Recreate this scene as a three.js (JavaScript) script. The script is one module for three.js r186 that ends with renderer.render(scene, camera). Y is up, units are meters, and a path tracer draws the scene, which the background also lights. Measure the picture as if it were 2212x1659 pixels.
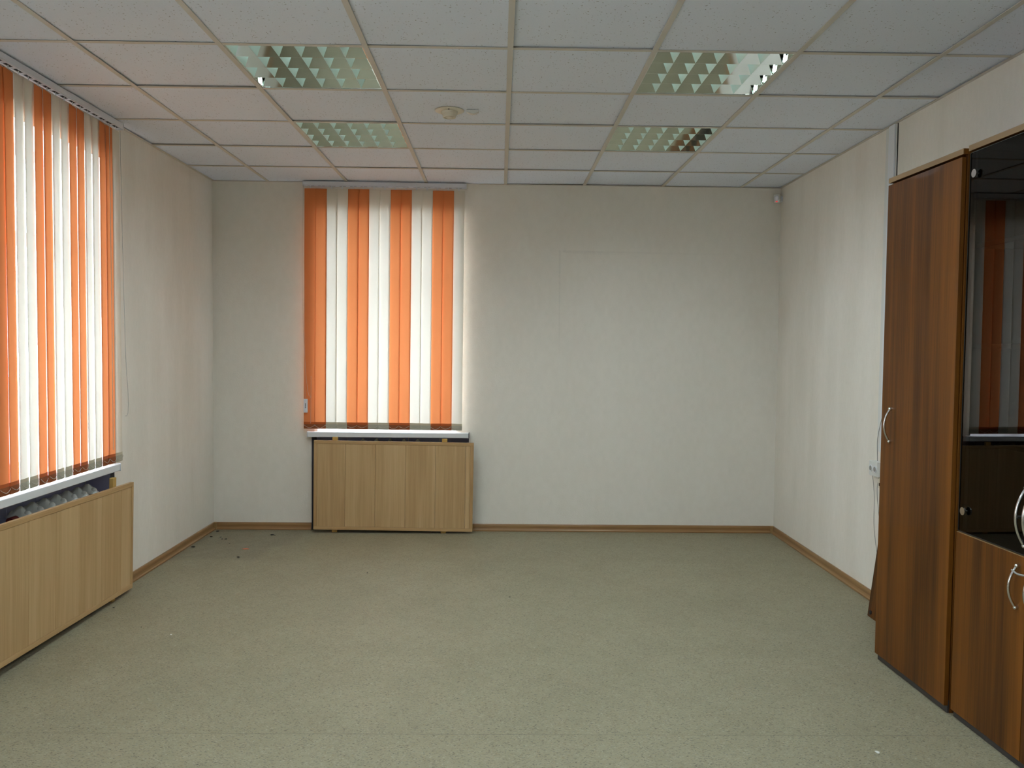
import * as THREE from 'three';
import { RoundedBoxGeometry } from 'three/addons/geometries/RoundedBoxGeometry.js';
import { mergeGeometries } from 'three/addons/utils/BufferGeometryUtils.js';

// ---------------------------------------------------------------- camera, sky, exposure
const H = 2.663;                                   // height of the suspended ceiling
const XL = -2.224, XR = 2.114, ZB = -2.933, ZR = 4.7; // inner faces of the four walls
const scene = new THREE.Scene();
const camera = new THREE.PerspectiveCamera(2 * Math.atan(829.5 / 1818.55) * 180 / Math.PI, 2212 / 1659, 0.05, 200);
camera.position.set(-0.033, 1.4284, 3.544);
camera.rotation.set(-0.0442, -0.0152, 0.0104, 'YXZ');
scene.add(camera);

const renderer = new THREE.WebGLRenderer({ antialias: true });
renderer.toneMapping = THREE.LinearToneMapping;
renderer.toneMappingExposure = 1.28;
renderer.shadowMap.enabled = true;
renderer.shadowMap.type = THREE.PCFSoftShadowMap;

scene.background = new THREE.Color().setRGB(9.9, 11.4, 13.2); // even overcast sky outside the windows
const LAMP_INTENSITY = 1.58;
const LAMP_COLOR = new THREE.Color().setRGB(0.91, 1.0, 1.09);

// ---------------------------------------------------------------- helpers
function rng(seed) {
  let a = seed >>> 0;
  return () => { a = (a + 0x6D2B79F5) | 0; let t = Math.imul(a ^ (a >>> 15), 1 | a); t = (t + Math.imul(t ^ (t >>> 7), 61 | t)) ^ t; return ((t ^ (t >>> 14)) >>> 0) / 4294967296; };
}
const V = (x, y, z) => new THREE.Vector3(x, y, z);
const taken = {};
function numbered(name) { const n = taken[name] = (taken[name] ?? -1) + 1; return n ? name + '_' + String(n).padStart(3, '0') : name; }
function mesh(name, geometry, material, parent) {
  const m = new THREE.Mesh(geometry, material);
  m.name = name; m.castShadow = m.receiveShadow = true; parent.add(m);
  return m;
}
function thing(name, label, category, position = [0, 0, 0], group) {
  const g = new THREE.Group(); g.name = numbered(name); g.position.set(...position);
  g.userData = { label, category }; if (group) g.userData.group = group;
  scene.add(g); return g;
}
function struct(name, label) {
  const g = new THREE.Group(); g.name = name; g.userData = { label, kind: 'structure', category: name.replace(/_.*/, '') };
  scene.add(g); return g;
}
/** uv in metres from position, by the face's main direction; along = axis that carries v (grain). */
function metric(geo, along = 'y', ox = 0, oy = 0) {
  const g = geo.index ? geo.toNonIndexed() : geo, p = g.attributes.position, n = g.attributes.normal, uv = new Float32Array(p.count * 2);
  for (let i = 0; i < p.count; i++) {
    const a = [p.getX(i), p.getY(i), p.getZ(i)], b = [Math.abs(n.getX(i)), Math.abs(n.getY(i)), Math.abs(n.getZ(i))];
    const k = b[0] > b[1] && b[0] > b[2] ? 0 : b[1] > b[2] ? 1 : 2, vAxis = 'xyz'.indexOf(along);
    const rest = [0, 1, 2].filter((q) => q !== k);
    let v = rest.includes(vAxis) ? vAxis : rest[1], u = rest[0] === v ? rest[1] : rest[0];
    uv[2 * i] = a[u] + ox; uv[2 * i + 1] = a[v] + oy;
  }
  g.setAttribute('uv', new THREE.BufferAttribute(uv, 2));
  return g;
}
/** box between two corners, with metric uv; r = chamfer */
function box(x0, x1, y0, y1, z0, z1, r = 0, along = 'y', ox = 0, oy = 0) {
  const w = x1 - x0, h = y1 - y0, d = z1 - z0;
  const g = r ? new RoundedBoxGeometry(w, h, d, 1, Math.min(r, w / 2.01, h / 2.01, d / 2.01)) : new THREE.BoxGeometry(w, h, d);
  g.translate((x0 + x1) / 2, (y0 + y1) / 2, (z0 + z1) / 2);
  return metric(g, along, ox, oy);
}
const merge = (list) => mergeGeometries(list.map((g) => g.index ? g.toNonIndexed() : g), false);
function tube(points, radius, segments = 24, sides = 6, closed = false) {
  return new THREE.TubeGeometry(new THREE.CatmullRomCurve3(points.map((p) => p.isVector3 ? p : V(...p)), closed, 'centripetal'), segments, radius, sides, closed);
}
function cyl(r, h, x, y, z, axis = 'y', seg = 16) {
  const g = new THREE.CylinderGeometry(r, r, h, seg);
  if (axis === 'x') g.rotateZ(Math.PI / 2); if (axis === 'z') g.rotateX(Math.PI / 2);
  g.translate(x, y, z); return g;
}
const sr = (r, g, b) => new THREE.Color().setRGB(r / 255, g / 255, b / 255, THREE.SRGBColorSpace);
const clampByte = (v) => v < 0 ? 0 : v > 255 ? 255 : v;

// ---------------------------------------------------------------- textures (colour, grain, wear)
/** tiling value noise with nx by ny cells */
function noiseField(nx, ny, seed) {
  const r = rng(seed), t = new Float32Array(nx * ny); for (let i = 0; i < t.length; i++) t[i] = r() * 2 - 1;
  return (u, v) => {
    let x = u * nx, y = v * ny; const xi = Math.floor(x), yi = Math.floor(y); x -= xi; y -= yi;
    const sx = x * x * (3 - 2 * x), sy = y * y * (3 - 2 * y), X0 = ((xi % nx) + nx) % nx, X1 = (X0 + 1) % nx, Y0 = ((yi % ny) + ny) % ny, Y1 = (Y0 + 1) % ny;
    const a = t[Y0 * nx + X0], b = t[Y0 * nx + X1], c = t[Y1 * nx + X0], d = t[Y1 * nx + X1];
    return (a + (b - a) * sx) * (1 - sy) + (c + (d - c) * sx) * sy;
  };
}
function dataTexture(w, h, fill, srgb, metresX = 1, metresY = metresX) {
  const d = new Uint8Array(w * h * 4);
  fill(d, w, h);
  const t = new THREE.DataTexture(d, w, h, THREE.RGBAFormat);
  t.wrapS = t.wrapT = THREE.RepeatWrapping; t.magFilter = THREE.LinearFilter; t.minFilter = THREE.LinearMipmapLinearFilter; t.generateMipmaps = true;
  if (srgb) t.colorSpace = THREE.SRGBColorSpace;
  t.repeat.set(1 / metresX, 1 / metresY); t.needsUpdate = true;
  return t;
}
function perPixel(f) {
  return (d, w, h) => { for (let y = 0, k = 0; y < h; y++) for (let x = 0; x < w; x++, k += 4) { const c = f((x + 0.5) / w, (y + 0.5) / h, x, y); d[k] = clampByte(c[0]); d[k + 1] = clampByte(c[1]); d[k + 2] = clampByte(c[2]); d[k + 3] = 255; } };
}
// speckled linoleum
const floorMap = dataTexture(2048, 2048, (d, w, h) => {
  const r = rng(11), n1 = noiseField(9, 9, 3), n2 = noiseField(40, 40, 4);
  for (let y = 0, k = 0; y < h; y++) for (let x = 0; x < w; x++, k += 4) {
    const u = x / w, v = y / h, a = n1(u, v) * 3 + n2(u, v) * 3 + (r() - 0.5) * 10;
    d[k] = 166 + a; d[k + 1] = 160 + a; d[k + 2] = 136 + a; d[k + 3] = 255;
  }
  const tones = [[192, 186, 166], [186, 182, 164], [138, 134, 118], [122, 118, 104], [146, 134, 104], [102, 97, 85], [174, 162, 128], [131, 131, 121]];
  for (let i = 0; i < 60000; i++) {
    const t = tones[Math.floor(r() * tones.length)], cx = r() * w, cy = r() * h, L = 1.5 + r() * 4.5, W = 0.8 + r() * 1.6, a = (r() - 0.5) * 1.4, c = Math.cos(a), s = Math.sin(a), q = Math.ceil(L), o = 0.45 + r() * 0.5;
    for (let y = -q; y <= q; y++) for (let x = -q; x <= q; x++) {
      const e = ((x * c + y * s) / L) ** 2 + ((-x * s + y * c) / W) ** 2;
      if (e > 1) continue;
      const k = (((Math.round(cy) + y + h) % h) * w + ((Math.round(cx) + x + w) % w)) * 4;
      for (let j = 0; j < 3; j++) d[k + j] += (t[j] - d[k + j]) * o;
    }
  }
}, true, 1.7);
// mineral ceiling tile: pinholes and short fissures
function pits(d, w, h, base, seed, count, dark, L0, L1) {
  const r = rng(seed);
  for (let k = 0; k < d.length; k += 4) { const a = (r() - 0.5) * 7; for (let j = 0; j < 3; j++) d[k + j] = base[j] + a; d[k + 3] = 255; }
  for (let i = 0; i < count; i++) {
    const cx = r() * w, cy = r() * h, L = L0 + r() * L1, W = 0.8 + r() * 0.9, a = r() * 6.28, c = Math.cos(a), s = Math.sin(a), q = Math.ceil(L) + 1, o = (0.25 + r() * 0.75);
    for (let y = -q; y <= q; y++) for (let x = -q; x <= q; x++) {
      const e = ((x * c + y * s) / L) ** 2 + ((-x * s + y * c) / W) ** 2; if (e > 1) continue;
      const k = (((Math.round(cy) + y + h) % h) * w + ((Math.round(cx) + x + w) % w)) * 4;
      for (let j = 0; j < 3; j++) d[k + j] += (dark[j] - d[k + j]) * o * (1 - e * 0.5);
    }
  }
}
const tileMap = dataTexture(1024, 1024, (d, w, h) => pits(d, w, h, [234, 240, 252], 21, 1500, [120, 116, 112], 1.0, 2.6), true, 1.2);
const tileBump = dataTexture(512, 512, (d, w, h) => pits(d, w, h, [200, 200, 200], 22, 2600, [120, 120, 120], 0.8, 1.6), false, 1.2);
// embossed wallpaper
const WALL = [240, 234, 223];
function wallFill(seed, streak) {
  const a = noiseField(7, 3, seed), b = noiseField(26, 5, seed + 1), c = noiseField(160, 60, seed + 2), r = rng(seed + 3);
  return perPixel((u, v) => { const k = a(u, v) * 3.2 * streak + b(u, v) * 3.4 * streak + c(u, v) * 1.6 + (r() - 0.5) * 4; return [WALL[0] + k, WALL[1] + k, WALL[2] + k * 1.15]; });
}
const wallMap = dataTexture(1024, 1024, wallFill(31, 1), true, 1.9, 2.1);
const wallBump = dataTexture(1024, 1024, (d, w, h) => {
  const a = noiseField(330, 120, 41), b = noiseField(150, 150, 42), r = rng(43);
  perPixel((u, v) => { const k = 128 + a(u, v) * 55 + b(u, v) * 35 + (r() - 0.5) * 30; return [k, k, k]; })(d, w, h);
}, false, 0.8);
// back wall: the same paper with the pale outline left by a board that hung there (a thin line of dirt)
const BW = XR - XL;
const backMap = dataTexture(2048, 1280, (d, w, h) => {
  wallFill(51, 0.35)(d, w, h);
  const r = rng(52), n = noiseField(60, 60, 53);
  const mark = new Float32Array(w * h);
  const line = (x0, y0, x1, y1, thick, strength, fade) => {
    const px = (x) => (x - XL) / BW * w, py = (y) => y / H * h, n0 = 1400;
    for (let i = 0; i <= n0; i++) {
      const t = i / n0, cx = px(x0 + (x1 - x0) * t), cy = py(y0 + (y1 - y0) * t), q = strength * (fade ? Math.pow(1 - t, fade) : 1) * (0.75 + 0.4 * n(t, 0.3)), k = Math.ceil(thick);
      for (let y = -k; y <= k; y++) for (let x = -k; x <= k; x++) {
        const X = Math.round(cx) + x, Y = Math.round(cy) + y, e = Math.hypot(X - cx, Y - cy) / thick;
        if (e < 1 && X >= 0 && Y >= 0 && X < w && Y < h) mark[Y * w + X] = Math.max(mark[Y * w + X], q * (1 - e));
      }
    }
  };
  line(0.45, 2.162, 1.95, 2.148, 5, 0.5, 1.1); line(0.47, 2.156, 0.95, 2.142, 6, 0.4, 0.6); line(0.42, 2.16, 0.425, 1.35, 5, 0.55, 0.8);
  for (let i = 0; i < w * h; i++) if (mark[i]) for (let j = 0; j < 3; j++) d[i * 4 + j] -= Math.round((d[i * 4 + j] - 90) * 0.14 * mark[i]);
}, true, BW, H);
// wood
function woodFill(base, dark, light, seed, bands, fine) {
  const warp = noiseField(4, 5, seed), a = noiseField(bands, 2, seed + 1), b = noiseField(bands * 4, 3, seed + 2), c = noiseField(bands * 22, 10, seed + 3), r = rng(seed + 4);
  return perPixel((u, v) => {
    const uu = u + warp(u, v) * 0.012, s = a(uu, v) * 0.5 + b(uu, v) * 0.32, g = c(uu, v) * fine + (r() - 0.5) * 0.1 * fine;
    const t = Math.max(-1, Math.min(1, s * 1.5 + g)), q = t < 0 ? dark : light, k = Math.abs(t);
    return [0, 1, 2].map((j) => base[j] + (q[j] - base[j]) * k);
  });
}
const walnutMap = dataTexture(1024, 1024, woodFill([104, 62, 20], [74, 43, 16], [124, 75, 24], 61, 7, 0.35), true, 0.62, 2.3);
const beechMap = dataTexture(1024, 1024, woodFill([203, 168, 120], [190, 154, 106], [213, 180, 133], 71, 9, 0.5), true, 0.5, 1.5);
const plinthMap = dataTexture(512, 512, woodFill([146, 108, 64], [122, 87, 48], [164, 126, 80], 81, 8, 0.6), true, 0.12, 1.2);
const weave = dataTexture(256, 256, (d, w, h) => { const r = rng(91); perPixel((u, v, x, y) => { const k = 128 + (((x >> 1) + (y >> 1)) & 1 ? 24 : -24) + (r() - 0.5) * 50; return [k, k, k]; })(d, w, h); }, false, 0.1);

// ---------------------------------------------------------------- materials
const std = (o) => new THREE.MeshStandardMaterial(o), phys = (o) => new THREE.MeshPhysicalMaterial(o);
const M = {
  floor: phys({ map: floorMap, color: sr(230, 227, 222), roughness: 0.55, vertexColors: true, specularIntensity: 0.6 }),
  tile: std({ map: tileMap, bumpMap: tileBump, bumpScale: 0.0008, roughness: 0.95 }),
  grid: std({ color: sr(214, 208, 198), roughness: 0.6 }),
  plenum: std({ color: sr(120, 116, 110), roughness: 1 }),
  wall: std({ map: wallMap, bumpMap: wallBump, bumpScale: 0.0006, roughness: 0.9 }),
  wallBack: std({ map: backMap, bumpMap: wallBump, bumpScale: 0.0006, roughness: 0.9 }),
  plaster: std({ color: sr(222, 222, 220), roughness: 0.9 }),
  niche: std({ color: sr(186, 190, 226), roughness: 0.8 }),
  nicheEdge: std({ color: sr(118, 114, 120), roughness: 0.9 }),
  pvc: phys({ color: sr(232, 235, 238), roughness: 0.35, clearcoat: 0.2, clearcoatRoughness: 0.2 }),
  glass: phys({ color: sr(250, 252, 252), roughness: 0.0, transmission: 1, thickness: 0, ior: 1.5 }),
  rail: phys({ color: sr(230, 231, 238), roughness: 0.35, clearcoat: 0.2 }),
  dark: std({ color: sr(40, 38, 38), roughness: 0.8 }),
  orange: phys({ color: sr(222, 134, 82), roughness: 1, transmission: 0.15, thickness: 0, bumpMap: weave, bumpScale: 0.0002, specularIntensity: 0.2 }),
  cream: phys({ color: sr(228, 220, 204), roughness: 1, transmission: 0.15, thickness: 0, bumpMap: weave, bumpScale: 0.0002, specularIntensity: 0.2 }),
  orangeHem: phys({ color: sr(196, 98, 44), roughness: 1, transmission: 0.08, thickness: 0 }),
  creamHem: phys({ color: sr(206, 196, 172), roughness: 1, transmission: 0.08, thickness: 0 }),
  orangeWeight: std({ color: sr(150, 84, 46), roughness: 0.9 }),
  creamWeight: std({ color: sr(182, 178, 160), roughness: 0.9 }),
  bead: std({ color: sr(200, 194, 184), roughness: 0.4 }),
  cordGrey: std({ color: sr(150, 148, 142), roughness: 0.6 }),
  beech: phys({ map: beechMap, roughness: 0.5, clearcoat: 0.25, clearcoatRoughness: 0.3 }),
  beechEdge: phys({ map: beechMap, color: sr(246, 240, 232), roughness: 0.45, clearcoat: 0.25, clearcoatRoughness: 0.3 }),
  pine: std({ color: sr(196, 158, 88), roughness: 0.8 }),
  baseboard: phys({ map: plinthMap, roughness: 0.4, clearcoat: 0.3, clearcoatRoughness: 0.25 }),
  baseCap: std({ color: sr(160, 128, 82), roughness: 0.5 }),
  enamel: phys({ color: sr(238, 243, 240), roughness: 0.25, clearcoat: 0.8, clearcoatRoughness: 0.1 }),
  walnut: phys({ map: walnutMap, roughness: 0.5, specularIntensity: 0.35, clearcoat: 0.13, clearcoatRoughness: 0.05 }),
  carcass: phys({ map: walnutMap, roughness: 0.55, specularIntensity: 0.35 }),
  edgeBand: std({ color: sr(146, 116, 78), roughness: 0.5 }),
  plinth: std({ color: sr(64, 60, 58), roughness: 0.7 }),
  smoked: phys({ color: sr(66, 66, 68), specularIntensity: 0.6, roughness: 0.0, transmission: 1, thickness: 0, ior: 1.52 }),
  glassEdge: std({ color: sr(44, 46, 44), roughness: 0.3 }),
  chrome: std({ color: sr(214, 214, 212), roughness: 0.16, metalness: 1 }),
  mirror: std({ color: sr(226, 232, 228), roughness: 0.045, metalness: 1 }),
  satin: std({ color: sr(214, 234, 232), roughness: 0.32, metalness: 0.75 }),
  fitting: std({ color: sr(206, 204, 200), roughness: 0.5 }),
  lamp: std({ color: sr(240, 244, 242), emissive: new THREE.Color().setRGB(0.8, 1.0, 0.98), emissiveIntensity: 13, roughness: 0.4 }),
  white: phys({ color: sr(228, 228, 222), roughness: 0.35, clearcoat: 0.3 }),
  ivory: phys({ color: sr(224, 216, 196), roughness: 0.4, clearcoat: 0.2 }),
  led: std({ color: sr(220, 60, 70), emissive: sr(255, 40, 50), emissiveIntensity: 0.7, roughness: 0.4 }),
  scrap: std({ color: sr(232, 130, 96), roughness: 0.9, side: THREE.DoubleSide }),
  paper: std({ color: sr(226, 226, 220), roughness: 0.9, side: THREE.DoubleSide }),
  crumb: std({ color: sr(58, 56, 54), roughness: 1 }),
  valve: std({ color: sr(120, 36, 34), roughness: 0.5 }),
  ground: std({ color: sr(206, 207, 204), roughness: 1 }),
};

// ---------------------------------------------------------------- floor
{
  const f = struct('floor', 'beige speckled linoleum floor of the empty room');
  const SEAM = 0.5;
  const sheet = (z0, z1, off) => {
    const nx = 70, nz = Math.max(8, Math.round((z1 - z0) * 16)), g = new THREE.PlaneGeometry(XR - XL, z1 - z0, nx, nz);
    g.rotateX(-Math.PI / 2); g.translate((XL + XR) / 2, 0, (z0 + z1) / 2);
    const p = g.attributes.position, uv = g.attributes.uv, col = new Float32Array(p.count * 3), n1 = noiseField(50, 50, 7), n2 = noiseField(23, 23, 8);
    for (let i = 0; i < p.count; i++) {
      const x = p.getX(i), z = p.getZ(i); uv.setXY(i, x + off, z + off * 0.7);
      // old dirt where furniture stood in the far left corner
      const inside = x < -1.55 + 0.12 * n2(x / 4, z / 4) && z < -2.02 + 0.03 * n1(x / 4, z / 4), k = inside ? 0.86 + 0.07 * n1(x * 0.6, z * 0.6) : 1 + 0.025 * n2(x / 5, z / 5);
      col.set([k, k, k * (inside ? 1.03 : 1)], i * 3);
    }
    g.setAttribute('color', new THREE.BufferAttribute(col, 3));
    return g;
  };
  mesh('linoleum_sheet', sheet(ZB, SEAM - 0.0006, 0), M.floor, f);
  mesh('linoleum_sheet', sheet(SEAM + 0.0006, ZR, 0.63), M.floor, f);
  mesh('subfloor', box(XL - 0.5, XR + 0.3, -0.25, -0.0015, ZB - 0.5, ZR + 0.3), M.plinth, f);
}

// ---------------------------------------------------------------- walls
const T = 0.42;            // thickness of the outer walls
const WB = { a: -1.43, b: -0.355, y0: 0.762, y1: 2.44, na: -1.473, nb: -0.262 };   // back: opening and niche along x
const WL = { a: -1.17, b: -0.14, y0: 0.745, y1: 2.44, na: -1.27, nb: 0.02 };      // left: opening and niche along z
const WN = { a: 2.35, b: 3.45 };                                                      // bare window added in the left wall, out of view, to brighten the room
const NICHE = 0.17, NTOP = 0.722, NTOPL = 0.703, TOP = 2.98;
{
  const b = struct('wall_back', 'cream papered end wall with the striped blind');
  const z0 = ZB - T, z1 = ZB, full = [XL - T, XR + 0.25];
  const g = merge([
    box(full[0], WB.na, -0.2, NTOP, z0, z1), box(WB.nb, full[1], -0.2, NTOP, z0, z1), box(WB.na, WB.nb, -0.2, NTOP, z0, z1 - NICHE),
    box(full[0], WB.a, NTOP, WB.y1, z0, z1), box(WB.b, full[1], NTOP, WB.y1, z0, z1), box(WB.a, WB.b, NTOP, WB.y0 - 0.03, z0, z1),
    box(full[0], full[1], WB.y1, TOP, z0, z1)]);
  const uv = g.attributes.uv; for (let i = 0; i < uv.count; i++) uv.setX(i, uv.getX(i) - XL);
  mesh('wall_surface', g, M.wallBack, b);
  const nz = z1 - NICHE + 0.004, e = 0.004, w = (WB.nb - WB.na) / 5;
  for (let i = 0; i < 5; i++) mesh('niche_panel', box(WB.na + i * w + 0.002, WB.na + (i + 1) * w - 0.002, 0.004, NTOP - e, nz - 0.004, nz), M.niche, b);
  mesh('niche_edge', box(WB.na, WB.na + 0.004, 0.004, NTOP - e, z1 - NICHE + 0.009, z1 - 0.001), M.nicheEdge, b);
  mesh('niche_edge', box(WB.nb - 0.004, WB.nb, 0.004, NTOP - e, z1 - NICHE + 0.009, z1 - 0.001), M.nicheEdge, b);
}
{
  const l = struct('wall_left', 'cream papered side wall with the nearer striped blind');
  const x0 = XL - T, x1 = XL, full = [ZB, ZR + 0.25];
  mesh('wall_surface', merge([
    box(x0, x1, -0.2, NTOPL, full[0], WL.na), box(x0, x1, -0.2, NTOPL, WL.nb, full[1]), box(x0, x1 - NICHE, -0.2, NTOPL, WL.na, WL.nb),
    box(x0, x1, NTOPL, WL.y1, full[0], WL.a), box(x0, x1, NTOPL, WL.y1, WL.b, WN.a), box(x0, x1, NTOPL, WL.y1, WN.b, full[1]), box(x0, x1, NTOPL, WL.y0 - 0.03, WN.a, WN.b), box(x0, x1, NTOPL, WL.y0 - 0.03, WL.a, WL.b),
    box(x0, x1, WL.y1, TOP, full[0], full[1])]), M.wall, l);
  const nx = x1 - NICHE + 0.004, w = (WL.nb - WL.na) / 5;
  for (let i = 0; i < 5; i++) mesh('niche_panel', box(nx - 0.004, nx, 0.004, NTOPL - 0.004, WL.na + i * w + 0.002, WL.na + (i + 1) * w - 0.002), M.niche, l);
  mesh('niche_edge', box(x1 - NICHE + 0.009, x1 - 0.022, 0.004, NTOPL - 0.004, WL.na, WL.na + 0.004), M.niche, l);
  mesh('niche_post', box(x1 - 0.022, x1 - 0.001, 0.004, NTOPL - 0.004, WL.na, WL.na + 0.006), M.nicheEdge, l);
}
{
  const r = struct('wall_right', 'cream papered side wall behind the cabinets');
  mesh('wall_surface', box(XR, XR + 0.25, -0.2, TOP, ZB, ZR + 0.25), M.wall, r);
  const q = struct('wall_rear', 'plain papered wall behind the viewer');
  mesh('wall_surface', box(XL, XR, -0.2, TOP, ZR, ZR + 0.25), M.wall, q);
  const g = struct('ground', 'ground outside the building');
  mesh('ground_surface', box(-60, 60, -1.6, -1.2, -60, 60), M.ground, g);
}

// ---------------------------------------------------------------- suspended ceiling
const LIGHT_CELLS = [[-1.2, -1.8], [0.6, -1.8], [-1.2, -0.6], [0.6, -0.6], [-1.2, 0.6], [0.6, 0.6], [-1.2, 1.8], [0.6, 1.8]];
{
  const c = struct('ceiling', 'suspended ceiling of white mineral tiles in a metal grid');
  const xs = [XL, -1.8, -1.2, -0.6, 0, 0.6, 1.2, 1.8, XR], zs = [ZB, -2.4, -1.8, -1.2, -0.6, 0, 0.6, 1.2, 1.8, 2.4, 3.0, 3.6, 4.2, ZR], r = rng(5);
  mesh('slab', box(XL - T, XR + 0.25, TOP, TOP + 0.2, ZB - T, ZR + 0.25), M.plenum, c);
  const tiles = {};
  for (let i = 0; i < 8; i++) for (let j = 0; j < 13; j++) {
    const x0 = xs[i], z0 = zs[j];
    if (LIGHT_CELLS.some(([a, b]) => Math.abs(a - x0) < 0.01 && Math.abs(b - z0) < 0.01)) continue;
    const w = xs[i + 1] - x0 - 0.007, d = zs[j + 1] - z0 - 0.007, key = w.toFixed(3) + d.toFixed(3), v = Math.floor(r() * 2);
    const g = tiles[key + v] ??= box(-w / 2, w / 2, 0, 0.012, -d / 2, d / 2, 0.0015, 'z', v * 0.37, v * 0.53);
    const t = mesh('ceiling_tile', g, M.tile, c), lift = r() < 0.35 ? 0.002 + r() * 0.004 : 0.0008;
    t.position.set((x0 + xs[i + 1]) / 2, H + lift, (z0 + zs[j + 1]) / 2);
    t.rotation.set((r() - 0.35) * 0.009, 0, (r() - 0.5) * 0.006);
    t.position.y += Math.abs(t.rotation.x) * d / 2 + Math.abs(t.rotation.z) * w / 2;
  }
  // tees: 24 mm flange with a web above it
  const tee = (len, alongZ) => {
    const f = 0.012;
    return alongZ ? merge([box(-f, f, -0.003, 0, -len / 2, len / 2, 0.0008), box(-0.001, 0.001, 0, 0.03, -len / 2, len / 2)])
      : merge([box(-len / 2, len / 2, -0.002, 0, -f, f, 0.0008), box(-len / 2, len / 2, 0, 0.028, -0.001, 0.001)]);
  };
  const runner = tee(ZR - ZB - 0.02, true);
  for (let i = 1; i < 8; i++) mesh('main_runner', runner, M.grid, c).position.set(xs[i], H, (ZB + ZR) / 2);
  const cross = {};
  for (let i = 0; i < 8; i++) for (let j = 1; j < 13; j++) {
    const len = xs[i + 1] - xs[i] - 0.024, m = mesh('cross_tee', cross[len.toFixed(3)] ??= tee(len, false), M.grid, c);
    m.position.set((xs[i] + xs[i + 1]) / 2, H, zs[j]);
  }
  for (const [x, s] of [[XL, 1], [XR, -1]]) mesh('wall_angle', merge([box(Math.min(x, x + s * 0.02), Math.max(x, x + s * 0.02), H - 0.0025, H - 0.001, ZB, ZR), box(Math.min(x, x + s * 0.0015), Math.max(x, x + s * 0.0015), H - 0.001, H + 0.02, ZB, ZR)]), M.grid, c);
  mesh('wall_angle', merge([box(XL + 0.02, XR - 0.02, H - 0.0025, H - 0.001, ZB, ZB + 0.02), box(XL, XR, H - 0.001, H + 0.02, ZB, ZB + 0.0015)]), M.grid, c);
}

// ---------------------------------------------------------------- baseboards
{
  const profile = (len) => {          // runs along +x from 0, back at z = 0
    const s = new THREE.Shape(); s.moveTo(0, 0.0005); s.lineTo(0.022, 0.0005); s.lineTo(0.0215, 0.008); s.quadraticCurveTo(0.013, 0.014, 0.0125, 0.03); s.quadraticCurveTo(0.0125, 0.05, 0.007, 0.055); s.lineTo(0, 0.055); s.closePath();
    const g = new THREE.ExtrudeGeometry(s, { depth: len, bevelEnabled: false, curveSegments: 5 });
    g.rotateY(Math.PI / 2); g.scale(1, 1, -1);                      // shape x -> z, depth -> x
    const p = g.attributes.position, ix = g.index; if (!ix) for (let i = 0; i < p.count; i += 3) { const a = [p.getX(i), p.getY(i), p.getZ(i)]; p.setXYZ(i, p.getX(i + 2), p.getY(i + 2), p.getZ(i + 2)); p.setXYZ(i + 2, ...a); }
    g.computeVertexNormals(); g.translate(0, 0, 0);
    return metric(g, 'x');
  };
  const board = (name, label, runs) => {
    const g = struct(name, label);
    for (const [x, z, len, turn] of runs) { const m = mesh('strip', profile(len), M.baseboard, g); m.position.set(x, 0, z); m.rotation.y = turn; }
    return g;
  };
  const back = board('baseboard_back', 'brown wood-look baseboard along the end wall', [[XL, ZB, WB.na - XL, 0], [WB.nb, ZB, XR - WB.nb, 0]]);
  board('baseboard_left', 'brown wood-look baseboard along the left wall', [[XL, WL.na, WL.na - ZB, Math.PI / 2], [XL, ZR, ZR - WL.nb, Math.PI / 2]]);
  board('baseboard_right', 'brown wood-look baseboard along the right wall', [[XR, ZB, ZR - ZB, -Math.PI / 2]]);
  for (const x of [XL + 0.016, XR - 0.016]) mesh('corner_cap', new RoundedBoxGeometry(0.026, 0.057, 0.026, 2, 0.006).translate(x, 0.0287, ZB + 0.016), M.baseCap, back);
}

// ---------------------------------------------------------------- windows
/** local axes: x along the wall (0..w), y up, +z into the room, z = 0 on the inner wall face */
function windowUnit(name, label, w, y0, y1, sill, darkEnd = false) {
  const g = struct(name, label), z = -T + 0.09, f = 0.06, d = 0.035;
  const bar = (n, a, b, c, e) => mesh(n, box(a, b, c, e, z - d, z + d, 0.006), M.pvc, g);
  bar('window_frame', 0, w, y0, y0 + f); bar('window_frame', 0, w, y1 - f, y1); bar('window_frame', 0, f, y0 + f, y1 - f); bar('window_frame', w - f, w, y0 + f, y1 - f);
  bar('mullion', w * 0.46 - 0.045, w * 0.46 + 0.045, y0 + f, y1 - f); bar('transom', f, w * 0.46 - 0.045, y1 - 0.52, y1 - 0.44); bar('transom', w * 0.46 + 0.045, w - f, y1 - 0.52, y1 - 0.44);
  for (const [a, b] of [[f, w * 0.46 - 0.045], [w * 0.46 + 0.045, w - f]]) for (const [c, e] of [[y0 + f, y1 - 0.52], [y1 - 0.44, y1 - f]]) {
    const p = mesh('pane', new THREE.PlaneGeometry(b - a, e - c), M.glass, g); p.position.set((a + b) / 2, (c + e) / 2, z);
  }
  // reveal lining: white plaster on the cheeks and head of the opening
  mesh('reveal', box(0, 0.004, y0, y1, z + d, -0.001), M.plaster, g); mesh('reveal', box(w - 0.004, w, y0, y1, z + d, -0.001), M.plaster, g); mesh('reveal', box(0.004, w - 0.004, y1 - 0.004, y1, z + d, -0.001), M.plaster, g);
  const [s0, s1, out, top] = sill;
  mesh('window_sill', merge([box(s0, s1, top - 0.04, top, 0.0, out, 0.005), box(0.001, w - 0.001, top - 0.03, top - 0.001, z + d, 0.003)]), M.pvc, g);
  for (const [a, b] of [[s0 - 0.004, s0], [s1, s1 + 0.004]]) mesh('sill_end_cap', box(a, b, top - 0.042, top + 0.002, 0.001, out + 0.002, 0.0015), a < s0 || !darkEnd ? M.pvc : M.nicheEdge, g);
  return g;
}
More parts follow.
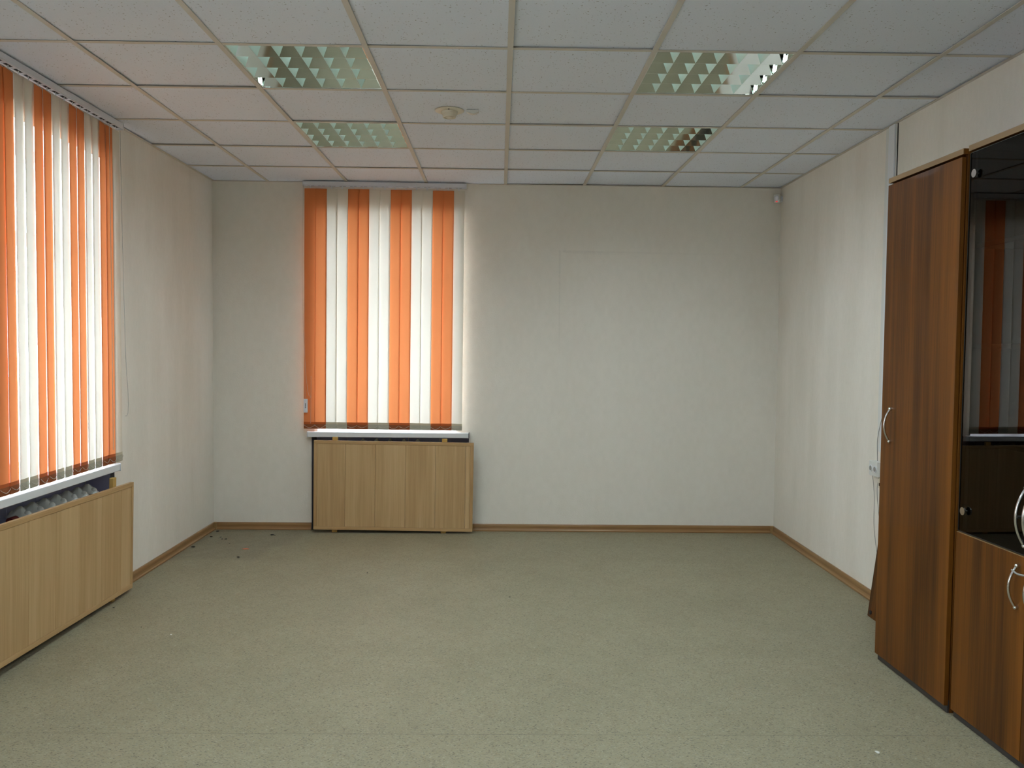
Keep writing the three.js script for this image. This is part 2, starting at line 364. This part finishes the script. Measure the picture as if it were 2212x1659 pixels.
const win1 = windowUnit('window_1', 'window in the end wall behind the striped blind', WB.b - WB.a, WB.y0, WB.y1, [-0.062, 1.166, 0.058, 0.764], true);
win1.position.set(WB.a, 0, ZB);
const win2 = windowUnit('window_2', 'window in the left wall behind the striped blind', WL.b - WL.a, WL.y0, WL.y1, [-0.12, 1.092, 0.05, 0.745]);
win2.position.set(XL, 0, WL.b); win2.rotation.y = Math.PI / 2;   // local x -> -z: mirrored order, far end at +x

const win3 = windowUnit('window_added_3', 'unseen bare window added in the left wall as extra daylight', WN.b - WN.a, WL.y0, WL.y1, [-0.05, WN.b - WN.a + 0.05, 0.06, 0.745]);  // added out of view to lift the light on ceiling and upper walls
win3.position.set(XL, 0, WN.b); win3.rotation.y = Math.PI / 2;

// ---------------------------------------------------------------- vertical blinds
/** local axes: x along the rail from 0, +z into the room, y up from the floor */
function blind(label, n, pitch, top, bottom, turn, order, jitter, seed) {
  const g = thing('vertical_blind', label, 'blind'), r = rng(seed), L = n * pitch + 0.03;
  const rail = mesh('head_rail', merge([box(0, L, top - 0.03, top, -0.02, 0.02, 0.004, 'x'), box(0.002, L - 0.002, top - 0.034, top - 0.03, -0.02, -0.008), box(0.002, L - 0.002, top - 0.034, top - 0.03, 0.012, 0.02)]), M.rail, g);
  for (const x of [-0.003, L - 0.001]) mesh('end_cap', box(x, x + 0.004, top - 0.037, top + 0.001, -0.021, 0.021, 0.001), M.pvc, rail);
  const slotGeo = box(-0.024, 0.024, -0.0316, -0.0296, -0.0078, 0.0118);
  const sw = 0.089, y1 = top - 0.052, Ls = y1 - bottom;
  const shape = new THREE.PlaneGeometry(sw, Ls, 6, 1);
  { const p = shape.attributes.position, uv = shape.attributes.uv; for (let i = 0; i < p.count; i++) { const t = p.getX(i) / (sw / 2); p.setZ(i, 0.0035 * (1 - t * t)); uv.setXY(i, p.getX(i), p.getY(i)); } shape.computeVertexNormals(); shape.translate(0, bottom + Ls / 2, 0); }
  const strip = (a, b, th) => { const q = new THREE.BoxGeometry(sw + 0.0006, b - a, th, 6, 1, 1), p = q.attributes.position; for (let i = 0; i < p.count; i++) { const t = p.getX(i) / (sw / 2); p.setZ(i, p.getZ(i) + 0.0035 * (1 - t * t)); } q.computeVertexNormals(); q.translate(0, (a + b) / 2, 0); return q; };
  const fold = strip(bottom + 0.036, bottom + 0.052, 0.0016), weight = strip(bottom, bottom + 0.036, 0.003);
  const hangerGeo = merge([box(-0.004, 0.004, y1 - 0.004, top - 0.031, -0.001, 0.001), box(-0.03, 0.03, y1 - 0.012, y1 - 0.002, -0.002, -0.0005)]);
  const ends = [];
  for (let i = 0; i < n; i++) {
    const k = order[i], x = 0.015 + (i + 0.5) * pitch, a = turn(i) + (r() - 0.5) * jitter, sway = (r() - 0.5) * 0.002;
    const s = mesh('slat', shape, k === 'o' ? M.orange : M.cream, g);
    s.position.set(x, 0, 0); s.rotation.set(0, a, sway * 0.6);
    mesh('hem_fold', fold, k === 'o' ? M.orangeHem : M.creamHem, s); mesh('hem_weight', weight, k === 'o' ? M.orangeWeight : M.creamWeight, s); mesh('hanger', hangerGeo, M.pvc, s);
    mesh('carrier_slot', slotGeo, M.dark, rail).position.set(x, top, 0);
    const c = Math.cos(a), sn = Math.sin(a), e = (u) => V(x + u * c, bottom + 0.03, -u * sn + 0.006);
    ends.push([e(-sw / 2 + 0.003), e(sw / 2 - 0.003)]);
  }
  for (let i = 0; i < n; i++) {                                          // bead chain sagging across each slat
    const [a, b] = ends[i], m = a.clone().lerp(b, 0.5), sag = 0.016 + r() * 0.008;
    m.y -= sag; m.z += 0.004; const q1 = a.clone().lerp(b, 0.22), q2 = a.clone().lerp(b, 0.78); q1.y -= sag * 0.62; q2.y -= sag * 0.62; q1.z += 0.003; q2.z += 0.003;
    mesh('bead_chain', tube([a, q1, m, q2, b], 0.0011, 14, 5), M.bead, g);
  }
  return { g, L };
}
const ORDER = 'ooccooccooccooc';
const back = blind('orange and cream vertical blind at the end wall window', 15, 0.0798, 2.658, 0.788, (i) => (i < 2 ? 0.05 : -0.075), ORDER, 0.03, 101);
back.g.position.set(-1.535, 0, ZB + 0.047); back.g.rotation.z = -0.004;
const left = blind('orange and cream vertical blind on the left wall', 15, 0.0786, 2.658, 0.758, (i) => (i < 1 || i > 12 ? 0.02 : 0.10), ORDER, 0.05, 102);
left.g.position.set(XL + 0.047, 0, -0.066); left.g.rotation.y = Math.PI / 2;
{ // control cords and the tag on the end wall blind (local coordinates of that blind)
  const g = back.g;
  mesh('control_cord', tube([[0.003, 2.63, 0.02], [0.0, 2.0, 0.024], [0.012, 1.5, 0.026], [0.05, 1.06, 0.03], [0.066, 1.02, 0.032], [0.07, 1.2, 0.028], [0.068, 0.83, 0.028]], 0.0009, 60, 5), M.bead, g);
  mesh('control_cord', tube([[0.006, 2.63, 0.02], [0.02, 1.6, 0.026], [0.026, 1.02, 0.03]], 0.0008, 30, 5), M.bead, g);
  const tag = mesh('cord_weight', new RoundedBoxGeometry(0.031, 0.105, 0.006, 2, 0.0028).translate(0.03, 0.965, 0.03), M.rail, g); tag.rotation.z = 0.0;
  // unreadable run of dark upright lettering on the tag
  for (let i = 0; i < 6; i++) mesh('letter', box(0.0265, 0.0325, 0.947 + i * 0.0066, 0.9515 + i * 0.0066 - (i % 2) * 0.0008, 0.0328, 0.0334), M.dark, tag);
  const l = left.g;
  mesh('control_cord', tube([[1.21, 2.62, 0.0], [1.212, 2.2, 0.004], [1.222, 1.75, 0.006], [1.245, 1.3, 0.006], [1.262, 1.13, 0.008], [1.258, 1.05, 0.01], [1.235, 1.012, 0.014], [1.205, 1.012, 0.016]], 0.0011, 70, 5), M.cordGrey, l);
  mesh('control_cord', tube([[1.04, 2.61, 0.018], [1.038, 1.6, 0.022], [1.034, 0.84, 0.024]], 0.0016, 40, 5), M.bead, l);
}

// ---------------------------------------------------------------- radiators in the niches
/** cast-iron radiator; local x along the wall from 0, +z into the room */
function radiator(label, n, pitch, y0, y1, position, turn) {
  const g = thing('radiator', label, 'radiator', position), col = [];
  for (const z of [-0.032, 0.032]) col.push(new THREE.CapsuleGeometry(0.02, y1 - y0 - 0.05, 4, 10).translate(0, (y0 + y1) / 2, z));
  const peak = new THREE.CylinderGeometry(0.006, 0.044, 0.05, 8).rotateY(Math.PI / 8); peak.scale(1, 1, 1.5); peak.translate(0, y1 - 0.012, 0);
  col.push(peak, cyl(0.026, pitch, 0, y1 - 0.06, 0, 'x', 12), cyl(0.026, pitch, 0, y0 + 0.06, 0, 'x', 12), box(-0.012, 0.012, y0 + 0.02, y1 - 0.03, -0.06, 0.06, 0.004));
  const geo = merge(col.map((q) => { const k = q.index ? q.toNonIndexed() : q; for (const a of Object.keys(k.attributes)) if (!['position', 'normal', 'uv'].includes(a)) k.deleteAttribute(a); return k; }));
  for (let i = 0; i < n; i++) mesh('section', geo, M.enamel, g).position.set((i + 0.5) * pitch, 0, 0);
  mesh('pipe', cyl(0.013, 0.5, -0.07, y1 - 0.06, 0, 'x', 10).translate(-0.13, 0, 0), M.enamel, g).scale.x = 0.6;
  for (const i of [0.5, n - 0.5]) mesh('foot', box(i * pitch - 0.015, i * pitch + 0.015, 0.0, y0 + 0.02, -0.04, 0.04, 0.003), M.enamel, g);
  mesh('valve_handle', cyl(0.017, 0.05, -0.06, y1 - 0.03, 0.03, 'x', 12), M.valve, g);
  g.rotation.y = turn; return g;
}
radiator('cast-iron radiator almost hidden behind the end wall screen', 5, 0.107, 0.10, 0.69, [-1.146, 0, ZB - 0.085], 0);
radiator('white cast-iron radiator behind the left wall screen', 7, 0.108, 0.10, 0.64, [XL - 0.062, 0, -0.375], Math.PI / 2);

// ---------------------------------------------------------------- radiator screens (beech laminate)
/** local: x 0..w along, y up from its lower edge, +z into the room, front at z = 0 */
function radiatorScreen(label, w, h, boards, legs, legTop, lift, backset = 0) {
  const g = thing('radiator_screen', label, 'radiator cover'), t = 0.018, f = 0.024;
  const rail = (n, a, b, c, d, along, o) => mesh(n, box(a, b, c, d, -t, 0.0022, 0.001, along, o, o * 0.7), M.beechEdge, g);
  rail('top_rail', 0, w, h - f, h, 'x', 0.1); rail('bottom_rail', 0, w, 0, f, 'x', 0.33); rail('side_rail', 0, f, f, h - f, 'y', 0.21); rail('side_rail', w - f, w, f, h - f, 'y', 0.44);
  let x = f;
  boards.forEach((b, i) => { mesh('board', box(x + 0.0006, x + b - 0.0006, f + 0.0006, h - f - 0.0006, -t + 0.002, 0, 0.0012, 'y', i * 0.137, i * 0.29), M.beech, g); x += b; });
  for (const lx of legs) mesh('batten', box(lx - 0.02, lx + 0.02, -lift, legTop, -t - 0.022 - backset, -t, 0.002), M.pine, g);
  return g;
}
{
  const w = 1.207, p = 0.2275, s = radiatorScreen('beech-look radiator screen under the end wall window', w, 0.68, [0.213, p, p, p, p, w - 0.048 - 0.213 - 4 * p], [0.155, 0.985], 0.705, 0.024);
  s.position.set(-1.434, 0.027, ZB + 0.115); s.rotation.set(0.01, 0, -0.0085);
  const q = 0.23, w2 = 1.325, l = radiatorScreen('beech-look radiator screen along the left wall', w2, 0.61, [q, q, q, q, q, w2 - 0.048 - 5 * q], [0.03, 1.13], 0.66, 0.024);
  l.position.set(XL + 0.092, 0.047, 0.05); l.rotation.set(0.012, Math.PI / 2, -0.019, 'YXZ');
}

// ---------------------------------------------------------------- ceiling lights with mirror louvres
/** open(j, i): whether the end blade j of row i is missing, so that the bare mirrored end shows the tube */
function ceilingLight(open = () => false) {
  const g = new THREE.Group(), S = 0.592, half = S / 2, y0 = 0.0, top = 0.085;
  mesh('housing', merge([box(-half, half, top, top + 0.004, -half, half), box(-half, -half + 0.003, 0.002, top, -half, half), box(half - 0.003, half, 0.002, top, -half, half), box(-half + 0.003, half - 0.003, 0.002, top, -half, -half + 0.003), box(-half + 0.003, half - 0.003, 0.002, top, half - 0.003, half)]), M.mirror, g);
  const rim = 0.012;
  for (const [a, b, c, d] of [[-half, half, -half, -half + rim], [-half, half, half - rim, half], [-half, -half + rim, -half + rim, half - rim], [half - rim, half, -half + rim, half - rim]]) mesh('frame', box(a, b, 0.0005, 0.004, c, d, 0.001), M.mirror, g);
  // section of a blade: parabolic V, pointed below, wide above
  const vee = (len, wTop, h, side) => {               // along x, section in y (up) and z
    const s = new THREE.Shape(), k = 6, R = [], Lf = [];
    for (let i = 0; i <= k; i++) { const t = i / k, q = wTop / 2 * t + 0.0004; R.push([q, t * h]); Lf.push([-q, t * h]); }
    const pts = [...(side === -1 ? [[0, 0], [0, h]].reverse() && [[0, 0]] : Lf.slice().reverse()), ...(side === -1 ? R : side === 1 ? [[0, 0]] : R)];
    if (side === 1) pts.push([0, h]); if (side === -1) pts.push([0, h]);
    s.moveTo(...pts[0]); for (const p of pts.slice(1)) s.lineTo(...p); s.closePath();
    return new THREE.ExtrudeGeometry(s, { depth: len, bevelEnabled: false }).translate(0, 0, -len / 2);  // along z, section in x, y
  };
  const inner = S - 2 * rim, rows = 4, cells = 6, dz = inner / rows, dx = inner / cells, hL = 0.05, hC = 0.046, yb = 0.0025;
  const long = vee(inner, 0.052, hL, 0).rotateY(Math.PI / 2);
  for (let i = 0; i <= rows; i++) { const m = mesh('reflector', i === 0 || i === rows ? long.clone().scale(1, 1, 0.96) : long, M.mirror, g); m.position.set(0, yb, -inner / 2 + i * dz); }
  const crossGeo = vee(dz - 0.004, 0.05, hC, 0);
  for (let j = 0; j <= cells; j++) for (let i = 0; i < rows; i++) if (!open(j, i)) mesh('cross_blade', crossGeo, M.satin, g).position.set(-inner / 2 + j * dx, yb + 0.0008, -inner / 2 + (i + 0.5) * dz);
  for (let i = 0; i < rows; i++) mesh('lamp_tube', cyl(0.013, inner - 0.03, 0, 0.067, -inner / 2 + (i + 0.5) * dz, 'x', 12), M.lamp, g);
  return g;
}
const lightLabels = ['mirrored louvre ceiling light nearest the end wall blind', 'mirrored louvre ceiling light at far right, reflecting dark tones', 'mirrored louvre ceiling light at near left, reflecting the orange blind', 'mirrored louvre ceiling light at near right, with dazzling cells', 'left louvre light of the row just above the picture edge', 'right louvre light of the row just above the picture edge', 'left louvre light of the row over the viewer', 'right louvre light of the row over the viewer'];
{
  const proto = ceilingLight(), nearLeft = ceilingLight((j, i) => j === 0 && i === 0), nearRight = ceilingLight((j) => j === 6);
  LIGHT_CELLS.forEach(([x, z], i) => {
    const l = i === 2 ? nearLeft : i === 3 ? nearRight : proto.clone(); l.name = numbered('ceiling_light'); l.position.set(x + 0.3, H, z + 0.3);
    l.userData = { label: lightLabels[i], category: 'ceiling light', group: 'square louvre ceiling lights' };
    scene.add(l);
    const s = new THREE.SpotLight(LAMP_COLOR, LAMP_INTENSITY, 0, THREE.MathUtils.degToRad(88), 0.76, 2);
    s.position.set(0, -0.012, 0); s.target.position.set(0, -1, 0); s.castShadow = true; s.shadow.radius = 9; s.shadow.mapSize.set(1024, 1024);
    l.add(s); l.add(s.target);
  });
}

// ---------------------------------------------------------------- smoke detector and indicator on the ceiling
{
  const d = thing('smoke_detector', 'round off-white smoke detector on the ceiling tile', 'detector', [-0.308, H, -0.935]);
  const lathe = (pts) => new THREE.LatheGeometry(pts.map(([a, b]) => new THREE.Vector2(a, b)), 40);
  mesh('mounting_plate', lathe([[0, 0], [0.077, 0], [0.077, -0.003], [0.07, -0.006], [0.05, -0.008], [0, -0.008]]), M.ivory, d);
  mesh('body', lathe([[0.044, -0.007], [0.042, -0.018], [0.04, -0.022], [0.036, -0.024], [0.035, -0.034], [0.032, -0.038], [0.027, -0.038], [0.026, -0.032], [0, -0.032]]), M.ivory, d);
  mesh('sensor_cap', lathe([[0, -0.0318], [0.018, -0.0318], [0.018, -0.036], [0.014, -0.039], [0, -0.039]]), M.ivory, d);
  mesh('status_hole', cyl(0.004, 0.002, 0, -0.0085, 0.058, 'y', 10), M.dark, d);
  const b = thing('ceiling_indicator', 'small white plastic box beside the smoke detector', 'indicator', [-0.186, H, -0.927]);
  const s = new THREE.Shape(); s.moveTo(-0.03, 0); s.lineTo(0.03, 0); s.lineTo(0.03, -0.008); s.quadraticCurveTo(0.0, -0.026, -0.03, -0.008); s.closePath();
  mesh('shell', new THREE.ExtrudeGeometry(s, { depth: 0.026, bevelEnabled: true, bevelSize: 0.0015, bevelThickness: 0.0015, bevelSegments: 2 }).translate(0, -0.0016, -0.013), M.white, b);
  mesh('lens', cyl(0.004, 0.003, 0, -0.019, 0, 'y', 10), M.rail, b);
}
// ---------------------------------------------------------------- motion sensor in the far right corner
{
  const p = thing('motion_sensor', 'small white motion sensor in the upper far right corner', 'sensor', [XR - 0.03, 2.575, ZB + 0.03]);
  p.rotation.y = -0.5;
  mesh('bracket', box(-0.012, 0.03, -0.02, 0.02, -0.03, 0.0, 0.002), M.rail, p);
  mesh('housing', new RoundedBoxGeometry(0.05, 0.068, 0.034, 3, 0.009).translate(-0.008, 0, 0.016), M.white, p);
  mesh('lens', new THREE.SphereGeometry(0.02, 14, 10).scale(0.9, 1, 0.3).translate(-0.008, 0.004, 0.033), M.rail, p);
  mesh('led', new RoundedBoxGeometry(0.014, 0.006, 0.004, 2, 0.0015).translate(-0.008, -0.024, 0.033), M.led, p);
}

// ---------------------------------------------------------------- cabinets (local x: far to near along the front, +z towards the room)
function bow(chord, rise, r, axis = 'y') {             // arched handle standing off z = 0, centred on the origin
  const pts = []; for (let i = 0; i <= 12; i++) { const t = i / 12 * 2 - 1; pts.push(V(0, t * chord / 2, 0.006 + rise * (1 - t * t))); }
  const g = merge([new THREE.TubeGeometry(new THREE.CatmullRomCurve3(pts), 28, r, 8), ...[-1, 1].flatMap((s) => [cyl(0.0075, 0.007, 0, s * chord / 2, 0.0036, 'z', 12), new THREE.SphereGeometry(0.0075, 10, 8).translate(0, s * chord / 2, 0.0075)])]);
  if (axis === 'x') g.rotateZ(Math.PI / 2);
  return g;
}
const CAB_TURN = -(Math.PI / 2 - 0.026);
{
  const g = thing('wardrobe', 'tall narrow glossy walnut wardrobe with one full-height door', 'wardrobe', [1.72, 0, -0.277]);
  g.rotation.y = CAB_TURN;
  const W = 0.583, D = 0.365, t = 0.018, top = 2.184;
  mesh('side_panel', box(0, t, 0, top, -D, -0.022, 0.001), M.carcass, g); mesh('side_panel', box(W - t, W, 0, top, -D, -0.022, 0.001, 'y', 0.3), M.carcass, g);
  mesh('back_panel', box(t, W - t, 0.06, top, -D, -D + 0.004), M.carcass, g); mesh('bottom_panel', box(t, W - t, 0.05, 0.066, -D + 0.004, -0.022), M.carcass, g);
  mesh('plinth_board', box(0.002, W - 0.002, 0.0, 0.05, -0.0215, -0.014, 0.001), M.plinth, g);
  const slab = mesh('top_panel', box(-0.002, W + 0.003, top, top + 0.022, -D, -0.004, 0.001), M.carcass, g); mesh('edge_band', box(-0.002, W + 0.003, top + 0.0002, top + 0.0218, -0.004, -0.001, 0.0006, 'x'), M.edgeBand, slab);
  const door = mesh('door', box(0.0, W - 0.002, 0.03, 2.174, -t, 0, 0.0012, 'y', 0.05, 0.4), M.walnut, g);
  const h = mesh('handle', bow(0.145, 0.026, 0.005), M.chrome, door); h.position.set(0.09, 1.095, 0);
  for (const y of [0.15, 0.75, 1.4, 2.05]) mesh('hinge', box(W - 0.06, W - 0.024, y, y + 0.03, -0.04, -t - 0.0005, 0.002), M.chrome, g);
}
{
  const g = thing('glazed_cabinet', 'walnut cabinet with smoked glass upper doors and wooden lower doors', 'cabinet', [1.7475, 0, 0.328]);
  g.rotation.y = CAB_TURN;
  const W = 0.845, D = 0.34, t = 0.018, top = 2.19, half = W / 2, split = 0.73;
  mesh('side_panel', box(0, t, 0, top, -D, -0.026, 0.001), M.carcass, g); mesh('side_panel', box(W - t, W, 0, top, -D, -0.026, 0.001, 'y', 0.3), M.carcass, g);
  mesh('back_panel', box(t, W - t, 0.06, top, -D, -D + 0.004), M.carcass, g); mesh('bottom_panel', box(t, W - t, 0.05, 0.066, -D + 0.004, -0.026), M.carcass, g);
  mesh('plinth_board', box(0.002, W - 0.002, 0.0, 0.05, -0.0215, -0.012, 0.001), M.plinth, g);
  for (const y of [split - 0.02, 1.08, 1.44, 1.82]) mesh('shelf', box(t + 0.001, W - t - 0.001, y, y + 0.018, -D + 0.005, -0.03, 0.001, 'x'), M.carcass, g);
  const slab = mesh('top_panel', box(-0.002, W + 0.002, top, top + 0.022, -D, -0.003, 0.001), M.carcass, g); mesh('edge_band', box(-0.002, W + 0.002, top + 0.0002, top + 0.0218, -0.003, 0.0, 0.0006, 'x'), M.edgeBand, slab);
  for (let k = 0; k < 2; k++) {
    const a = k ? half + 0.0015 : 0.001, b = k ? W - 0.001 : half - 0.0015, s = k ? -1 : 1, inner = k ? a : b, outer = k ? b : a;
    const low = mesh('lower_door', box(a, b, 0.028, split, -t, 0, 0.0012, 'y', 0.21 + k * 0.4, 0.9), M.walnut, g);
    mesh('door_edge', box(a, b, split, split + 0.0012, -t + 0.001, -0.001), M.edgeBand, low);
    const h = mesh('handle', bow(0.145, 0.028, 0.005), M.chrome, low); h.position.set(inner - s * 0.04, 0.622, 0);
    const y0 = split + 0.006, y1 = top - 0.008, pane = mesh('glass_door', new THREE.PlaneGeometry(b - a, y1 - y0).translate((a + b) / 2, (y0 + y1) / 2, -0.008), M.smoked, g);
    mesh('glass_edge', merge([box(a, b, y0 - 0.0015, y0, -0.0105, -0.0055), box(a, b, y1, y1 + 0.0015, -0.0105, -0.0055), box(a - 0.001, a, y0, y1, -0.0105, -0.0055), box(b, b + 0.001, y0, y1, -0.0105, -0.0055)]), M.glassEdge, pane);
    for (const y of [0.818, 2.098]) { const c = mesh('hinge_cap', merge([cyl(0.0155, 0.005, outer + s * 0.045, y, 0.004, 'z', 24), cyl(0.005, 0.016, outer + s * 0.045, y, -0.004, 'z', 10)]), M.chrome, pane); c.name = 'hinge_cap'; }
    for (const y of [0.818, 2.098]) mesh('hinge', box(outer + s * 0.02 - 0.012, outer + s * 0.02 + 0.012, y - 0.02, y + 0.02, -0.03, -0.012, 0.002), M.dark, pane);
    const gh = mesh('handle', merge([bow(0.2, 0.034, 0.0055), cyl(0.006, 0.036, 0, 0, 0.02, 'z', 10)]), M.chrome, pane); gh.position.set(inner - s * 0.018, 0.868, -0.008);
  }
}
{ // strap tying the two lower handles together
  const a = thing('handle_tie', 'pale strap tied between the lower cabinet door handles', 'strap', [1.7475, 0.675, 0.328]); a.rotation.y = CAB_TURN;
  mesh('strap', tube([[0.381, 0.006, 0.024], [0.42, 0.002, 0.03], [0.464, 0.006, 0.024]], 0.0035, 16, 6), M.cordGrey, a);
}
{ // loose board leaning on the right wall beyond the wardrobe
  const g = thing('leaning_board', 'loose walnut board leaning against the right wall behind the wardrobe', 'board', [1.962, 0, -0.905]);
  const h = 1.1, a = Math.atan(0.077 / 0.65); g.rotation.z = -a;
  mesh('board_face', box(0, 0.018, 0.0025, h, 0, 0.56, 0.001, 'y', 0.4, 0.2), M.walnut, g);
  mesh('black_stud', cyl(0.011, 0.006, -0.002, 0.03, 0.035, 'x', 14), M.dark, g);
}

// ---------------------------------------------------------------- wiring on the right wall
{
  const d = thing('cable_duct', 'white vertical cable duct on the right wall', 'cable duct', [XR, 0, -1.1]);
  mesh('channel', box(-0.006, -0.0005, 0.86, H - 0.004, -0.07, 0.062, 0.002), M.white, d); mesh('cover', box(-0.016, -0.006, 0.86, H - 0.004, -0.018, 0.052, 0.002), M.pvc, d);
  mesh('gap_line', box(-0.005, -0.0006, 0.9, H - 0.004, 0.0625, 0.0655), M.dark, d);
  const s = thing('power_socket', 'white surface-mounted power socket on the right wall', 'socket', [XR, 0.765, -1.13]);
  mesh('base', box(-0.04, -0.0005, -0.042, 0.042, -0.06, 0.045, 0.004), M.white, s);
  for (const z of [-0.03, 0.022]) { const o = mesh('outlet', cyl(0.019, 0.004, -0.0415, 0.0, z, 'x', 22), M.pvc, s); mesh('outlet_recess', cyl(0.014, 0.002, -0.0438, 0.0, z, 'x', 20), M.cordGrey, o); }
  const j = thing('junction_box', 'small white junction box below the power socket', 'junction box', [XR, 0.69, -1.06]);
  mesh('cover', box(-0.032, -0.0005, -0.026, 0.026, -0.03, 0.03, 0.003), M.ivory, j); mesh('label_plate', box(-0.034, -0.032, -0.012, 0.004, -0.012, 0.012), M.dark, j);
  const wire = (label, pts, r = 0.0022) => { const c = thing('cable', label, 'cable'); mesh('cable_run', tube(pts, r, 40, 6), M.cordGrey, c); };
  wire('thin grey cable arching from the duct to the socket top', [[XR - 0.02, 1.12, -1.05], [XR - 0.024, 1.03, -1.09], [XR - 0.026, 0.93, -1.12], [XR - 0.022, 0.81, -1.122]]);
  wire('thin cable hanging from the far side of the socket', [[XR - 0.02, 0.775, -1.193], [XR - 0.012, 0.72, -1.2], [XR - 0.006, 0.6, -1.185], [XR - 0.004, 0.42, -1.18], [XR - 0.004, 0.2, -1.1]], 0.0014);
  wire('thin cable running down from beneath the socket', [[XR - 0.02, 0.722, -1.1], [XR - 0.02, 0.66, -1.12], [XR - 0.01, 0.5, -1.11], [XR - 0.006, 0.36, -1.06], [XR - 0.006, 0.22, -1.0]], 0.0016);
}
// ---------------------------------------------------------------- litter on the floor
{
  const flake = (s, seed) => { const r = rng(seed), sh = new THREE.Shape(); for (let i = 0; i < 8; i++) { const a = i / 8 * 6.283, q = s * (0.55 + r() * 0.6); i ? sh.lineTo(q * Math.cos(a), q * Math.sin(a)) : sh.moveTo(q, 0); } return new THREE.ExtrudeGeometry(sh, { depth: 0.0015, bevelEnabled: false }).rotateX(-Math.PI / 2).translate(0, 0.0004, 0); };
  const scrap = (label, x, z, s, m, seed, stretch = 1) => { const t = mesh(numbered('paper_scrap'), flake(s, seed), m, scene); t.position.set(x, 0, z); t.scale.set(stretch, 1, 1); t.rotation.y = seed; t.userData = { label, category: 'scrap' }; };
  scrap('orange paper scrap on the floor in the far left corner', -1.792, -2.297, 0.02, M.scrap, 3, 1.4);
  scrap('tiny white scrap on the floor near the left screen', -1.63, -0.552, 0.0055, M.paper, 5, 1.2);
  scrap('tiny white scrap on the floor near the cabinet', 1.325, 0.628, 0.008, M.paper, 8, 1.5);
  const crumb = (x, z, s0, seed) => { const s = s0 * 0.6;
    const g = new THREE.IcosahedronGeometry(s, 1), p = g.attributes.position, r = rng(seed), n = noiseField(5, 5, seed);
    for (let i = 0; i < p.count; i++) { const k = 1 + 0.5 * n(p.getX(i) / s * 0.3 + p.getZ(i) / s * 0.2, p.getY(i) / s * 0.3); p.setXYZ(i, p.getX(i) * k * 1.7, p.getY(i) * k * 0.45, p.getZ(i) * k); }
    g.computeVertexNormals(); g.rotateY(r() * 0.8 - 0.4); g.computeBoundingBox(); g.translate(0, -g.boundingBox.min.y + 0.0002, 0);
    const t = mesh(numbered('dirt_crumb'), g, M.crumb, scene); t.position.set(x, 0, z); return t;
  };
  const CORNER = ['dark dirt crumb tight in the far left floor corner', 'dark dirt crumb against the left baseboard, second from the corner', 'small dirt crumb just right of the one by the left baseboard', 'dirt crumb between the far left corner and the orange scrap, right one of a pair', 'dirt crumb between the far left corner and the orange scrap, left one of a pair', 'largest dirt crumb along the left baseboard, farthest from the corner', 'dirt crumb in front of the end baseboard, left of the screen', 'tiny crumb touching the one left of the end wall screen', 'dirt crumb on the floor just in front of the orange scrap', 'tiny dirt crumb on the floor left of the orange scrap'];
  const OPEN = ['dark speck on the floor in front of the end wall screen', 'dark speck near the middle of the open floor', 'tiny dark speck in the foreground right of the middle', 'dark speck at the foot of the left wall screen', 'tiny dark speck beside the white scrap near the left screen'];
  const say = (t, label, group) => { t.userData = { label, category: 'dirt' }; if (group) t.userData.group = group; };
  [[-2.165, -2.84, 0.011], [-2.15, -2.656, 0.011], [-2.08, -2.65, 0.008], [-2.02, -2.585, 0.008], [-2.05, -2.59, 0.007], [-2.17, -2.339, 0.013], [-1.722, -2.732, 0.012], [-1.70, -2.72, 0.006], [-1.769, -2.065, 0.009], [-1.95, -2.45, 0.005]].forEach(([x, z, s], i) => say(crumb(x, z, s, 200 + i), CORNER[i], 'dirt crumbs in the far left corner'));
  [[-0.85, -1.694, 0.006], [0.039, -1.204, 0.005], [0.201, -0.066, 0.003], [-2.10, -0.967, 0.006], [-1.821, -0.658, 0.004]].forEach(([x, z, s], i) => say(crumb(x, z, s, 300 + i), OPEN[i], 'specks on the open floor'));
}

renderer.render(scene, camera);
